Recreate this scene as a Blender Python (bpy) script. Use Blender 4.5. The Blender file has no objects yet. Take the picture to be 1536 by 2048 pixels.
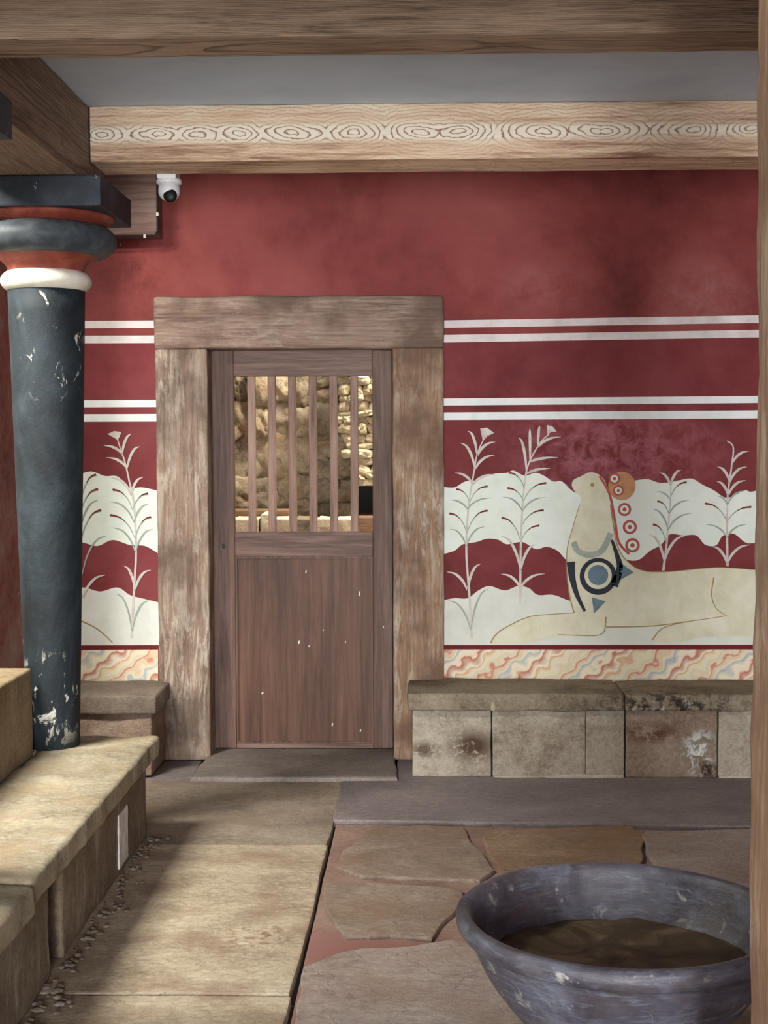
import bpy, bmesh, math, random
from mathutils import Vector, Matrix, noise as mnoise
from mathutils.geometry import tessellate_polygon

# ------------------------------------------------------------------ camera
S = bpy.context.scene
COL = S.collection
random.seed(7)
F = 2800.0                      # focal length in pixels of the 1536 x 2048 frame
EYE = Vector((0.0, 0.0, 1.55))
YAW = math.atan(67 / F)
PITCH = math.atan(144 / F)
ROLL = 0.0035
fw = Vector((-math.sin(YAW) * math.cos(PITCH), math.cos(YAW) * math.cos(PITCH), -math.sin(PITCH)))
rt = fw.cross(Vector((0, 0, 1))).normalized()
up = rt.cross(fw).normalized()
rt2 = rt * math.cos(ROLL) - up * math.sin(ROLL)
up2 = up * math.cos(ROLL) + rt * math.sin(ROLL)
cam_d = bpy.data.cameras.new('camera')
cam_d.sensor_fit = 'HORIZONTAL'
cam_d.sensor_width = 36.0
cam_d.lens = F / 1536 * 36.0
cam_d.clip_start = 0.05
cam = bpy.data.objects.new('camera', cam_d)
COL.objects.link(cam)
cam.matrix_world = Matrix(((rt2.x, up2.x, -fw.x, EYE.x), (rt2.y, up2.y, -fw.y, EYE.y),
                           (rt2.z, up2.z, -fw.z, EYE.z), (0, 0, 0, 1)))
S.camera = cam

# ------------------------------------------------------------------ light
def lin(c):
    return tuple(((v / 255) / 12.92 if v / 255 <= 0.04045 else ((v / 255 + 0.055) / 1.055) ** 2.4) for v in c)

S.view_settings.view_transform = 'Standard'
S.view_settings.look = 'None'
S.view_settings.gamma = 1.0
S.view_settings.use_curve_mapping = False
S.view_settings.exposure = 0.05
S.cycles.use_denoising = True
S.cycles.max_bounces = 10
S.cycles.diffuse_bounces = 6
S.cycles.sample_clamp_indirect = 6.0
world = bpy.data.worlds.new('sky')
world.use_nodes = True
S.world = world
bgn = world.node_tree.nodes['Background']
bgn.inputs['Color'].default_value = (0.80, 0.90, 1.0, 1)
bgn.inputs['Strength'].default_value = 0.5

def area(name, loc, target, sx, sy, power, col):
    d = bpy.data.lights.new(name, 'AREA')
    d.shape = 'RECTANGLE'
    d.size, d.size_y, d.energy, d.color = sx, sy, power, col
    o = bpy.data.objects.new(name, d)
    COL.objects.link(o)
    o.location = loc
    o.rotation_euler = (Vector(target) - Vector(loc)).to_track_quat('-Z', 'Y').to_euler()
    return o
# daylight through the open colonnade behind the viewer, the light well over the basin, the sunny passage beyond the door
area('colonnade_daylight', (-0.45, -5.6, 1.25), (-0.1, 6.5, 1.55), 3.2, 2.6, 600, (0.98, 0.985, 1.0))
area('courtyard_daylight', (0.10, -5.7, 1.25), (-0.1, 6.5, 1.55), 0.8, 2.4, 470, (0.98, 0.985, 1.0))
area('light_well_daylight', (-2.05, 3.95, 3.35), (-0.75, 3.95, 0.0), 0.42, 1.5, 370, (1.0, 0.95, 0.85))
area('passage_daylight', (0.9, 7.7, 3.9), (-0.35, 8.7, 1.4), 1.2, 1.0, 275, (1.0, 0.93, 0.80))

# ------------------------------------------------------------------ pixel <-> room helpers
def ray(px, py):
    return (fw + rt2 * ((px - 768) / F) - up2 * ((py - 1024) / F))
def P(px, py, Y):
    r = ray(px, py)
    return EYE + r * ((Y - EYE.y) / r.y)
def PZ(px, py, z=0.0):
    r = ray(px, py)
    return EYE + r * ((z - EYE.z) / r.z)
def XX(px, py, Y): return P(px, py, Y).x
def ZZ(px, py, Y): return P(px, py, Y).z

# ------------------------------------------------------------------ material kit
class M:
    def __init__(s, name):
        s.m = bpy.data.materials.new(name)
        s.m.use_nodes = True
        s.t = s.m.node_tree
        s.b = s.t.nodes['Principled BSDF']
        s.tc = s.t.nodes.new('ShaderNodeTexCoord')
    def put(s, sock, v):
        if isinstance(v, bpy.types.NodeSocket): s.t.links.new(v, sock)
        elif isinstance(v, (tuple, list)) and len(v) == 3 and sock.type == 'RGBA': sock.default_value = (*v, 1)
        else: sock.default_value = v
    def co(s): return s.tc.outputs['Object']
    def mp(s, v=None, scale=(1, 1, 1), loc=(0, 0, 0), rot=(0, 0, 0)):
        n = s.t.nodes.new('ShaderNodeMapping')
        s.put(n.inputs['Vector'], v or s.co())
        n.inputs['Scale'].default_value = scale
        n.inputs['Location'].default_value = loc
        n.inputs['Rotation'].default_value = rot
        return n.outputs[0]
    def noise(s, v=None, scale=5, detail=4, rough=0.55, dist=0.0):
        n = s.t.nodes.new('ShaderNodeTexNoise')
        s.put(n.inputs['Vector'], v or s.co())
        n.inputs['Scale'].default_value = scale
        n.inputs['Detail'].default_value = detail
        n.inputs['Roughness'].default_value = rough
        n.inputs['Distortion'].default_value = dist
        return n.outputs['Fac']
    def vor(s, v=None, scale=5, feature='F1', rnd=1.0):
        n = s.t.nodes.new('ShaderNodeTexVoronoi')
        n.feature = feature
        s.put(n.inputs['Vector'], v or s.co())
        n.inputs['Scale'].default_value = scale
        n.inputs['Randomness'].default_value = rnd
        return n.outputs['Distance']
    def ramp(s, f, stops, interp='LINEAR'):
        n = s.t.nodes.new('ShaderNodeValToRGB')
        s.put(n.inputs[0], f)
        r = n.color_ramp
        r.interpolation = interp
        while len(r.elements) < len(stops): r.elements.new(0.5)
        for e, (p, c) in zip(r.elements, stops):
            e.position = p
            e.color = (c, c, c, 1) if isinstance(c, (int, float)) else (*c, 1)
        return n.outputs[0]
    def mix(s, f, a, b, mode='MIX'):
        n = s.t.nodes.new('ShaderNodeMix')
        n.data_type = 'RGBA'
        n.blend_type = mode
        s.put(n.inputs['Factor'], f)
        s.put(n.inputs[6], a)
        s.put(n.inputs[7], b)
        return n.outputs[2]
    def math(s, op, a, b=0.0, c=None):
        n = s.t.nodes.new('ShaderNodeMath')
        n.operation = op
        s.put(n.inputs[0], a)
        s.put(n.inputs[1], b)
        if c is not None: s.put(n.inputs[2], c)
        return n.outputs[0]
    def vmath(s, op, a, b):
        n = s.t.nodes.new('ShaderNodeVectorMath')
        n.operation = op
        s.put(n.inputs[0], a)
        s.put(n.inputs[1], b)
        return n
    def spot(s, c, r, squash=(1, 1, 1), soft=0.6):
        v = s.vmath('SUBTRACT', s.co(), tuple(c)).outputs[0]
        v = s.vmath('MULTIPLY', v, squash).outputs[0]
        n = s.t.nodes.new('ShaderNodeVectorMath')
        n.operation = 'LENGTH'
        s.put(n.inputs[0], v)
        return s.ramp(s.math('DIVIDE', n.outputs['Value'], r), [(0, 1.0), (1 - soft, 1.0), (1, 0.0)])
    def bump(s, h, strength=0.4, dist=0.01, nrm=None):
        n = s.t.nodes.new('ShaderNodeBump')
        n.inputs['Strength'].default_value = strength
        n.inputs['Distance'].default_value = dist
        s.put(n.inputs['Height'], h)
        if nrm: s.put(n.inputs['Normal'], nrm)
        return n.outputs[0]
    def done(s, col, rough=0.8, nrm=None, spec=0.3):
        s.put(s.b.inputs['Base Color'], col)
        s.put(s.b.inputs['Roughness'], rough)
        s.b.inputs['Specular IOR Level'].default_value = spec
        if nrm: s.put(s.b.inputs['Normal'], nrm)
        return s.m

def plaster(name, base, dark, light, scale=1.0, speck=True, spots=(), rough=0.75):
    m = M(name)
    big = m.noise(scale=1.6 * scale, detail=5, rough=0.6, dist=0.4)
    col = m.ramp(big, [(0.32, lin(dark)), (0.5, lin(base)), (0.72, lin(light))])
    mid = m.noise(scale=9 * scale, detail=8, rough=0.65)
    col = m.mix(m.ramp(mid, [(0.35, 0.0), (0.8, 0.55)]), col, lin(light))
    for (c, r, cc, sq, amt) in spots:
        f = m.math('MULTIPLY', m.spot(c, r, sq, 0.8), m.ramp(m.noise(scale=14, detail=7, rough=0.7, dist=0.5), [(0.38, 0.0), (0.62, amt)]))
        col = m.mix(f, col, lin(cc))
    fine = m.noise(scale=160, detail=3)
    if speck:
        sp = m.noise(m.mp(scale=(1, 1, 0.55)), scale=26, detail=2, rough=0.5)
        col = m.mix(m.ramp(sp, [(0.79, 0.0), (0.81, 0.6)]), col, lin((225, 205, 200)))
    return m.done(col, rough, m.bump(m.math('ADD', m.math('MULTIPLY', mid, 0.8), m.math('MULTIPLY', fine, 0.3)), 0.25, 0.004))

def wood(name, dark, mid, light, axis='Z', fibre=55, wear=None, wear_amt=0.7, rings=None, rough=0.7, bump=0.5, blotch=None):
    """grain runs along axis; rings=(centre1, centre2, freq, wobble) cuts growth rings round a pith line along that axis"""
    m = M(name)
    i = 'XYZ'.index(axis)
    st = [1.0, 1.0, 1.0]
    st[i] = 0.045
    fib = m.noise(m.mp(scale=tuple(st)), scale=fibre * 1.7, detail=8, rough=0.72, dist=0.4)
    st2 = [1.0, 1.0, 1.0]
    st2[i] = 0.14
    band = m.noise(m.mp(scale=tuple(st2)), scale=7, detail=5, rough=0.6, dist=0.8)
    col = m.ramp(m.math('ADD', m.math('MULTIPLY', fib, 0.55), m.math('MULTIPLY', band, 0.45)),
                 [(0.38, lin(dark)), (0.5, lin(mid)), (0.62, lin(light))])
    h = fib
    if rings:
        c1, c2, freq, wob, k, pale, half = rings
        loc = [0.0, 0.0, 0.0]
        o1, o2 = [j for j in range(3) if j != i]
        loc[o1], loc[o2] = -c1, -c2
        sc = [1.0, 1.0, 1.0]
        sc[i] = 0.0
        v = m.mp(scale=tuple(sc), loc=tuple(loc))
        ln = m.t.nodes.new('ShaderNodeVectorMath')
        ln.operation = 'LENGTH'
        m.put(ln.inputs[0], v)
        st3 = [1.6, 1.6, 1.6]
        st3[i] = 1.0
        w = m.noise(m.mp(scale=tuple(st3)), scale=k, detail=3, rough=0.5)
        r = m.math('ADD', ln.outputs['Value'], m.math('MULTIPLY', w, wob))
        sn = m.math('FRACT', m.math('MULTIPLY', r, freq))
        line = m.ramp(sn, [(0.0, 0.0), (0.66, 0.06), (0.86, 0.85), (0.93, 1.0), (1.0, 0.0)])
        brk = m.ramp(m.noise(m.mp(scale=tuple(st2)), scale=6, detail=4), [(0.36, 0.35), (0.58, 1.0)])
        if pale:
            sx = m.t.nodes.new('ShaderNodeSeparateXYZ')
            m.put(sx.inputs[0], m.co())
            vo = m.t.nodes.new('ShaderNodeTexVoronoi')
            vo.voronoi_dimensions = '1D'
            along = m.math('ADD', sx.outputs[i], m.math('MULTIPLY', m.noise(m.mp(scale=tuple(st3)), scale=4.5, detail=4), 0.17))
            m.put(vo.inputs['W'], along)
            vo.inputs['Scale'].default_value = 5.2
            cross = m.math('ADD', m.math('SUBTRACT', sx.outputs[o2], c2), m.math('MULTIPLY', m.math('SUBTRACT', m.noise(m.mp(scale=tuple(st3)), scale=7, detail=6, rough=0.65), 0.5), 0.05))
            f2 = m.math('ADD', m.math('POWER', m.math('MULTIPLY', vo.outputs['Distance'], 2.4), 2.0), m.math('POWER', m.math('DIVIDE', cross, half), 2.0))
            f1 = m.math('SQRT', f2)
            sn = m.math('FRACT', m.math('MULTIPLY', f1, 2.7))
            line = m.ramp(sn, [(0.0, 0.0), (0.62, 0.04), (0.84, 0.85), (0.92, 1.0), (1.0, 0.0)])
            sep = m.t.nodes.new('ShaderNodeSeparateXYZ')
            m.put(sep.inputs[0], v)
            az = m.math('ADD', m.math('ABSOLUTE', sep.outputs[o2]), m.math('MULTIPLY', m.noise(m.mp(scale=tuple(st2)), scale=9, detail=5), 0.05))
            core = m.ramp(az, [(half * 0.55 + 0.025, 1.0), (half * 1.3 + 0.025, 0.0)])
            col = m.mix(m.math('MULTIPLY', core, 0.85), col, lin(pale))
            brk = m.math('MAXIMUM', m.math('MULTIPLY', core, 0.95), m.math('MULTIPLY', brk, 0.4))
        col = m.mix(m.math('MULTIPLY', line, brk), col, lin(dark))
        h = m.math('SUBTRACT', fib, m.math('MULTIPLY', line, 0.6))
    if wear:
        wv = m.noise(m.mp(scale=tuple(st2), loc=(3, 1, 2)), scale=24, detail=10, rough=0.8, dist=0.9)
        big = m.noise(m.mp(loc=(5, 2, 9)), scale=2.2, detail=3)
        f = m.math('MULTIPLY', m.ramp(wv, [(0.50, 0.0), (0.56, wear_amt)]), m.ramp(big, [(0.35, 0.15), (0.65, 1.0)]))
        col = m.mix(f, col, lin(wear))
    if blotch:
        bl = m.noise(m.mp(loc=(1, 7, 4)), scale=3.3, detail=5, rough=0.6)
        col = m.mix(m.ramp(bl, [(0.46, 0.0), (0.64, 0.8)]), col, lin(blotch))
    return m.done(col, rough, m.bump(h, bump, 0.006))

def stone(name, base, dark, light, scale=1.0, flat=False, bump=0.6, spots=(), tint=None, rough=0.85, crack=0.0, streak=None):
    m = M(name)
    v = m.mp(scale=(1, 1, 1) if not flat else (0.85, 1.2, 1.0))
    big = m.noise(v, scale=2.4 * scale, detail=6, rough=0.62, dist=0.5)
    fine = m.noise(v, scale=30 * scale, detail=9, rough=0.74, dist=0.8)
    f = m.math('ADD', m.math('MULTIPLY', big, 0.5), m.math('MULTIPLY', fine, 0.5))
    col = m.ramp(f, [(0.36, lin(dark)), (0.5, lin(base)), (0.64, lin(light))])
    pit = m.noise(m.mp(v, loc=(8, 3, 5)), scale=75 * scale, detail=5, rough=0.7, dist=0.6)
    col = m.mix(m.ramp(pit, [(0.34, 0.65), (0.43, 0.0)]), col, lin(dark))
    col = m.mix(m.ramp(pit, [(0.58, 0.0), (0.68, 0.55)]), col, lin(light))
    if tint:
        tn = m.noise(m.mp(loc=(4, 9, 1)), scale=3.4 * scale, detail=4)
        col = m.mix(m.ramp(tn, [(0.48, 0.0), (0.66, 0.7)]), col, lin(tint))
    if streak:
        sn = m.noise(m.mp(scale=(1, 1, 0.12), loc=(2, 5, 3)), scale=22, detail=6, rough=0.7)
        col = m.mix(m.ramp(sn, [(0.55, 0.0), (0.68, 0.6)]), col, lin(streak))
    for (c, r, cc, sq, lo) in spots:
        g = m.math('MULTIPLY', m.spot(c, r, sq, 0.7), m.ramp(m.noise(m.mp(loc=c), scale=20, detail=8, rough=0.7, dist=0.6), [(lo, 0.0), (lo + 0.08, 1.0)]))
        col = m.mix(g, col, lin(cc))
    h = m.math('ADD', m.math('ADD', m.math('MULTIPLY', fine, 0.9), m.math('MULTIPLY', big, 0.8)), m.math('MULTIPLY', pit, 0.45))
    if crack:
        cr = m.vor(m.mp(m.vmath('ADD', v, m.vmath('MULTIPLY', m.t.nodes[big.node.name].outputs['Color'], (0.35, 0.35, 0.35)).outputs[0]).outputs[0], loc=(0.3, 0.1, 0.2)), scale=3.1 * scale, feature='DISTANCE_TO_EDGE')
        cm = m.ramp(cr, [(0.0, 1.0), (0.012, 0.0)])
        col = m.mix(m.math('MULTIPLY', cm, crack), col, lin(dark))
        h = m.math('SUBTRACT', h, m.math('MULTIPLY', cm, crack))
    return m.done(col, rough, m.bump(h, bump, 0.012))

def paint(name, base, dark=None, light=None, rough=0.8, amt=0.5, scale=1.0):
    m = M(name)
    dark = dark or tuple(int(c * 0.88) for c in base)
    light = light or tuple(min(255, int(c * 1.06)) for c in base)
    n = m.noise(scale=6 * scale, detail=7, rough=0.65, dist=0.3)
    col = m.ramp(n, [(0.3, lin(dark)), (0.5, lin(base)), (0.7, lin(light))])
    return m.done(col, rough, m.bump(m.noise(scale=90, detail=3), 0.12, 0.003))

# ------------------------------------------------------------------ mesh kit
def new_obj(name, bm, mat, parent=None, smooth=False, loc=None):
    me = bpy.data.meshes.new(name)
    bmesh.ops.recalc_face_normals(bm, faces=bm.faces)
    bm.to_mesh(me)
    bm.free()
    if smooth:
        for p in me.polygons: p.use_smooth = True
    if mat: me.materials.append(mat)
    o = bpy.data.objects.new(name, me)
    COL.objects.link(o)
    if loc: o.location = loc
    if parent is not None: o.parent = parent
    return o

def tag(o, label=None, cat=None, group=None, kind=None):
    if label: o['label'] = label
    if cat: o['category'] = cat
    if group: o['group'] = group
    if kind: o['kind'] = kind
    return o

def thing(name, label, cat, loc=(0, 0, 0), group=None, kind=None):
    o = bpy.data.objects.new(name, None)
    o.empty_display_size = 0.05
    COL.objects.link(o)
    o.location = loc
    return tag(o, label, cat, group, kind)

def rel(parent, o):
    """keep a mesh built in room coordinates in place under its parent"""
    o.parent = parent
    o.matrix_parent_inverse = Matrix.Translation(-Vector(parent.location))
    return o

def box_bm(x0, x1, y0, y1, z0, z1, bev=0.0, seg=2, cut=0, rough=0.0, rscale=6.0, seed=0.0):
    bm = bmesh.new()
    bmesh.ops.create_cube(bm, size=1.0)
    bmesh.ops.scale(bm, vec=(x1 - x0, y1 - y0, z1 - z0), verts=bm.verts)
    bmesh.ops.translate(bm, vec=((x0 + x1) / 2, (y0 + y1) / 2, (z0 + z1) / 2), verts=bm.verts)
    if bev > 0:
        bmesh.ops.bevel(bm, geom=bm.edges[:], offset=bev, segments=seg, profile=0.6, affect='EDGES')
    if cut:
        roughen(bm, cut, rough, rscale, seed)
    return bm

def roughen(bm, size, amt, rscale=6.0, seed=0.0):
    for _ in range(7):
        long = [e for e in bm.edges if e.calc_length() > size]
        if not long: break
        bmesh.ops.subdivide_edges(bm, edges=long, cuts=1, use_grid_fill=True)
        bmesh.ops.triangulate(bm, faces=[f for f in bm.faces if len(f.verts) > 4])
    bm.normal_update()
    off = Vector((seed * 3.1, seed * 1.7, seed * 5.3))
    mv = []
    for v in bm.verts:
        q = v.co * rscale + off
        d = mnoise.noise(q) + 0.5 * mnoise.noise(q * 2.3) + 0.3 * mnoise.noise(q * 5.1)
        mv.append((v, v.normal * (d * amt)))
    for v, d in mv: v.co += d

def lathe_bm(profile, cx, cy, seg=64, cap=True):
    bm = bmesh.new()
    rings = []
    for r, z in profile:
        rings.append([bm.verts.new((cx + r * math.cos(2 * math.pi * k / seg), cy + r * math.sin(2 * math.pi * k / seg), z)) for k in range(seg)])
    for a, b in zip(rings, rings[1:]):
        for k in range(seg):
            bm.faces.new((a[k], a[(k + 1) % seg], b[(k + 1) % seg], b[k]))
    if cap:
        bm.faces.new(rings[0][::-1])
        bm.faces.new(rings[-1])
    return bm

def catmull(pts, n=8, closed=False):
    out = []
    k = len(pts)
    rng = range(k) if closed else range(k - 1)
    for i in rng:
        g = (lambda j: pts[j % k]) if closed else (lambda j: pts[max(0, min(k - 1, j))])
        p0, p1, p2, p3 = (Vector(g(i - 1)), Vector(g(i)), Vector(g(i + 1)), Vector(g(i + 2)))
        for s in range(n):
            t = s / n
            out.append(0.5 * ((2 * p1) + (p2 - p0) * t + (2 * p0 - 5 * p1 + 4 * p2 - p3) * t * t + (3 * p1 - p0 - 3 * p2 + p3) * t ** 3))
    if not closed: out.append(Vector(pts[-1]))
    return out

def poly_into(bm, pts3):
    vs = [bm.verts.new(p) for p in pts3]
    for tri in tessellate_polygon([pts3]):
        try: bm.faces.new([vs[i] for i in tri])
        except ValueError: pass

def prism_bm(pts2, z0, z1, bev=0.008):
    """closed polygon in plan, extruded"""
    bm = bmesh.new()
    top = [bm.verts.new((x, y, z1)) for x, y in pts2]
    f = bm.faces.new(top)
    if f.calc_area() and f.normal.z < 0: f.normal_flip()
    r = bmesh.ops.extrude_face_region(bm, geom=[f])
    nv = [v for v in r['geom'] if isinstance(v, bmesh.types.BMVert)]
    bmesh.ops.translate(bm, vec=(0, 0, z0 - z1), verts=nv)
    bm.normal_update()
    if bev:
        ed = [e for e in bm.edges if abs(e.verts[0].co.z - z1) < 1e-5 and abs(e.verts[1].co.z - z1) < 1e-5]
        bmesh.ops.bevel(bm, geom=ed, offset=bev, segments=2, profile=0.6, affect='EDGES')
    bmesh.ops.triangulate(bm, faces=[f for f in bm.faces if len(f.verts) > 4])
    return bm

def tube_bm(pts, r, seg=8):
    bm = bmesh.new()
    rings = []
    for i, p in enumerate(pts):
        p = Vector(p)
        d = (Vector(pts[min(i + 1, len(pts) - 1)]) - Vector(pts[max(i - 1, 0)])).normalized()
        a = d.orthogonal().normalized()
        b = d.cross(a)
        rings.append([bm.verts.new(p + (a * math.cos(2 * math.pi * k / seg) + b * math.sin(2 * math.pi * k / seg)) * r) for k in range(seg)])
    for A, B in zip(rings, rings[1:]):
        best = min(range(seg), key=lambda s: sum((A[k].co - B[(k + s) % seg].co).length for k in range(seg)))
        for k in range(seg):
            bm.faces.new((A[k], A[(k + 1) % seg], B[(k + 1 + best) % seg], B[(k + best) % seg]))
    bm.faces.new(rings[0][::-1])
    bm.faces.new(rings[-1])
    return bm

# ------------------------------------------------------------------ materials
m_red = plaster('red_plaster', (128, 56, 53), (98, 37, 38), (152, 80, 76),
                spots=[(P(1230, 900, 6.75), 0.62, (182, 112, 126), (1, 1, 2.2), 0.75), (P(1400, 590, 6.75), 0.3, (160, 110, 110), (1, 1, 1.4), 0.5),
                       (P(1080, 575, 6.75), 0.3, (160, 105, 105), (1, 1, 2), 0.4), (P(280, 520, 6.75), 0.3, (178, 86, 82), (2, 1, 1), 0.5)])
m_red_field = plaster('dark_red_field_plaster', (116, 44, 47), (92, 32, 36), (136, 66, 68),
                      spots=[(P(1230, 900, 6.75), 0.62, (182, 112, 126), (1, 1, 2.2), 0.8)])
m_red_worn = plaster('worn_red_plaster', (150, 82, 72), (120, 60, 54), (172, 156, 146), scale=2.2)
m_white_wall = plaster('pale_plaster', (190, 186, 176), (170, 166, 156), (205, 202, 192), speck=False)
m_ceil = paint('grey_ceiling_paint', (192, 208, 226), (182, 198, 216), (200, 216, 233), scale=0.5)
m_stripe_top = paint('greyish_stripe_paint', (222, 214, 212), (204, 194, 192), (232, 228, 226), scale=1.5)
m_stripe_low = paint('white_stripe_paint', (234, 240, 238), (222, 230, 226), (240, 244, 242), scale=1.5)
m_wave = paint('pale_green_white_paint', (226, 234, 222), (216, 225, 212), (232, 239, 230), scale=1.3)
m_ground = paint('grey_cream_paint', (216, 219, 208), (206, 209, 198), (224, 227, 218), scale=1.0)
m_maroon = paint('maroon_line_paint', (104, 30, 34))
m_leaf_light = paint('light_leaf_paint', (206, 198, 190), (186, 176, 168), (220, 214, 208), scale=4)
m_leaf_grey = paint('grey_green_leaf_paint', (160, 170, 160), (146, 156, 146), (178, 186, 176), scale=4)
m_leaf_red = paint('dark_red_leaf_paint', (118, 42, 46))
m_beast = paint('warm_cream_paint', (216, 214, 188), (204, 200, 170), (226, 224, 204), scale=1.4)
m_beast_line = paint('ochre_outline_paint', (164, 136, 92))
m_navy = paint('navy_paint', (48, 54, 62))
m_bluegrey = paint('blue_grey_paint', (104, 126, 138), scale=4)
m_coral = paint('coral_paint', (178, 92, 82), scale=4)
m_orange = paint('pale_orange_paint', (198, 144, 104), scale=4)

def marble():
    m = M('marbled_dado_paint')
    v = m.mp(rot=(0, math.radians(38), 0), scale=(1.0, 1.0, 1.0))
    w = m.noise(m.mp(v, scale=(1, 1, 2.2)), scale=7, detail=3, rough=0.5)
    sep = m.t.nodes.new('ShaderNodeSeparateXYZ')
    m.put(sep.inputs[0], v)
    wig = m.math('MULTIPLY', m.math('SINE', m.math('MULTIPLY', sep.outputs['X'], 75.0)), 0.010)
    u = m.math('ADD', m.math('ADD', sep.outputs['Z'], wig), m.math('MULTIPLY', w, 0.13))
    fr = m.math('FRACT', m.math('MULTIPLY', u, 4.6))
    col = m.ramp(fr, [(0.0, lin((226, 220, 190))), (0.12, lin((232, 218, 184))), (0.18, lin((218, 172, 138))), (0.22, lin((236, 230, 206))),
                      (0.38, lin((186, 108, 94))), (0.42, lin((232, 212, 184))), (0.52, lin((236, 231, 208))), (0.61, lin((172, 180, 184))),
                      (0.66, lin((226, 218, 190))), (0.78, lin((230, 204, 170))), (0.84, lin((200, 132, 114))), (0.88, lin((226, 214, 184))), (1.0, lin((228, 222, 196)))])
    fr2 = m.math('FRACT', m.math('MULTIPLY', u, 23.0))
    col = m.mix(m.ramp(fr2, [(0.0, 0.0), (0.4, 0.0), (0.7, 0.3), (1.0, 0.0)]), col, lin((196, 168, 132)))
    return m.done(col, 0.8)
m_marble = marble()

m_frame = wood('weathered_frame_wood', (98, 78, 66), (140, 118, 102), (168, 148, 130), 'Z', wear=(204, 196, 180), wear_amt=0.8, blotch=(92, 76, 64))
m_lintel = wood('weathered_lintel_wood', (92, 72, 62), (142, 118, 104), (166, 144, 128), 'X', wear=(190, 172, 156), wear_amt=0.5, blotch=(98, 78, 66))
m_frame_r = wood('weathered_right_jamb_wood', (102, 78, 60), (146, 116, 92), (170, 144, 118), 'Z', wear=(196, 186, 170), wear_amt=0.8, blotch=(104, 80, 64))
m_door = wood('brown_door_wood', (66, 46, 38), (97, 71, 59), (120, 94, 83), 'Z', fibre=40, bump=0.3, rough=0.5)
m_door_x = wood('brown_door_rail_wood', (76, 55, 48), (108, 82, 72), (134, 110, 100), 'X', fibre=40, bump=0.3, rough=0.5)
m_bar = wood('lit_bar_wood', (96, 70, 58), (144, 115, 100), (168, 142, 126), 'Z', fibre=40, bump=0.3, rough=0.55)  # door wood made lighter: the light on the bars is painted in
m_panel = wood('brown_door_panel_wood', (66, 41, 30), (92, 61, 45), (112, 80, 62), 'Z', fibre=22, bump=0.25, rough=0.5, wear=(216, 205, 196), wear_amt=0.0)
m_beam_back = wood('pale_grained_beam_wood', (130, 90, 68), (220, 190, 160), (242, 224, 198), 'X', fibre=34,
                   rings=(5.40, 2.672, 300.0, 0.010, 4.6, (250, 242, 222), 0.032), bump=0.35)
m_beam_front = wood('dark_beam_wood', (72, 58, 47), (150, 126, 104), (178, 152, 128), 'X', fibre=90, rings=(3.70, 2.97, 230.0, 0.014, 3.0, None, 0), bump=0.6)
m_beam_left = wood('grey_brown_beam_wood', (96, 80, 66), (142, 122, 104), (166, 146, 128), 'Y', fibre=70, rings=(-1.42, 2.56, 150.0, 0.012, 2.0, None, 0), bump=0.4)
m_wallbeam = wood('brown_wall_beam_wood', (84, 64, 60), (122, 98, 92), (150, 126, 118), 'X', fibre=26, bump=0.25)
m_post = wood('rough_post_wood', (112, 84, 66), (158, 126, 102), (188, 160, 136), 'Z', fibre=60, wear=(220, 204, 184), wear_amt=0.6, blotch=(132, 104, 80))
m_plank = wood('orange_plank_wood', (92, 66, 46), (126, 98, 74), (148, 120, 94), 'X')
m_niche_shade = paint('niche_shade_paint', (34, 36, 28))  # near-black colour paints in the shade inside the niche opening

m_floor_slab = stone('cream_floor_stone', (186, 171, 147), (138, 123, 104), (212, 200, 176), 1.2, flat=True, bump=1.0, tint=(150, 126, 104), spots=[(PZ(515, 1875), 0.16, (142, 112, 92), (1, 1, 1), 0.5)])
m_floor_mid = stone('shaded_cream_floor_stone', (150, 137, 121), (114, 102, 90), (176, 163, 145), 1.2, flat=True, bump=0.9, tint=(134, 116, 100))  # cream stone darkened to paint in the dimmer light toward the door
m_border = stone('grey_border_stone', (126, 117, 116), (104, 96, 96), (146, 137, 135), 1.0, flat=True, bump=0.55)
m_thresh = stone('grey_threshold_stone', (134, 125, 118), (104, 96, 91), (158, 149, 142), 1.2, flat=True, bump=0.6)
m_flag = stone('brown_flagstone', (138, 121, 107), (106, 92, 81), (166, 150, 136), 0.9, flat=True, bump=0.9, tint=(132, 108, 88), crack=0.0)
m_flag2 = stone('rusty_flagstone', (136, 113, 92), (106, 86, 68), (158, 138, 118), 0.9, flat=True, bump=0.8, tint=(124, 94, 68))
m_flag3 = stone('grey_flagstone', (150, 136, 128), (120, 102, 92), (172, 160, 150), 0.9, flat=True, bump=0.9, tint=(138, 116, 100), crack=0.22)
m_joint = stone('red_joint_plaster', (132, 108, 96), (104, 84, 76), (152, 128, 116), 1.4, bump=0.35, spots=[(PZ(700, 1890), 0.42, (128, 90, 84), (1, 1.6, 1), 0.2), (PZ(590, 2000), 0.3, (124, 88, 82), (1.5, 1, 1), 0.3)])
m_gap = stone('dark_joint_dirt', (62, 54, 54), (44, 38, 38), (80, 72, 70), 2.0)
m_bench = stone('worn_limestone_seat', (162, 152, 130), (114, 104, 86), (190, 181, 158), 1.5, flat=True, bump=0.8, tint=(160, 142, 112))
m_bench_base = stone('brown_bench_base_stone', (122, 107, 88), (92, 79, 64), (148, 134, 112), 1.3, bump=0.8, streak=(172, 164, 150))
m_seat_back = stone('grey_seat_slab_stone', (124, 112, 100), (96, 86, 74), (148, 136, 120), 1.3, bump=0.6)
BF = 6.36
m_block = stone('pale_base_block_stone', (170, 160, 143), (126, 112, 96), (194, 186, 170), 1.5, bump=0.6,
                spots=[(P(945, 1492, BF), 0.13, (88, 68, 54), (0.9, 1, 1.3), 0.40), (P(850, 1500, BF), 0.10, (104, 90, 76), (1, 1, 2), 0.42)])
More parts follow.
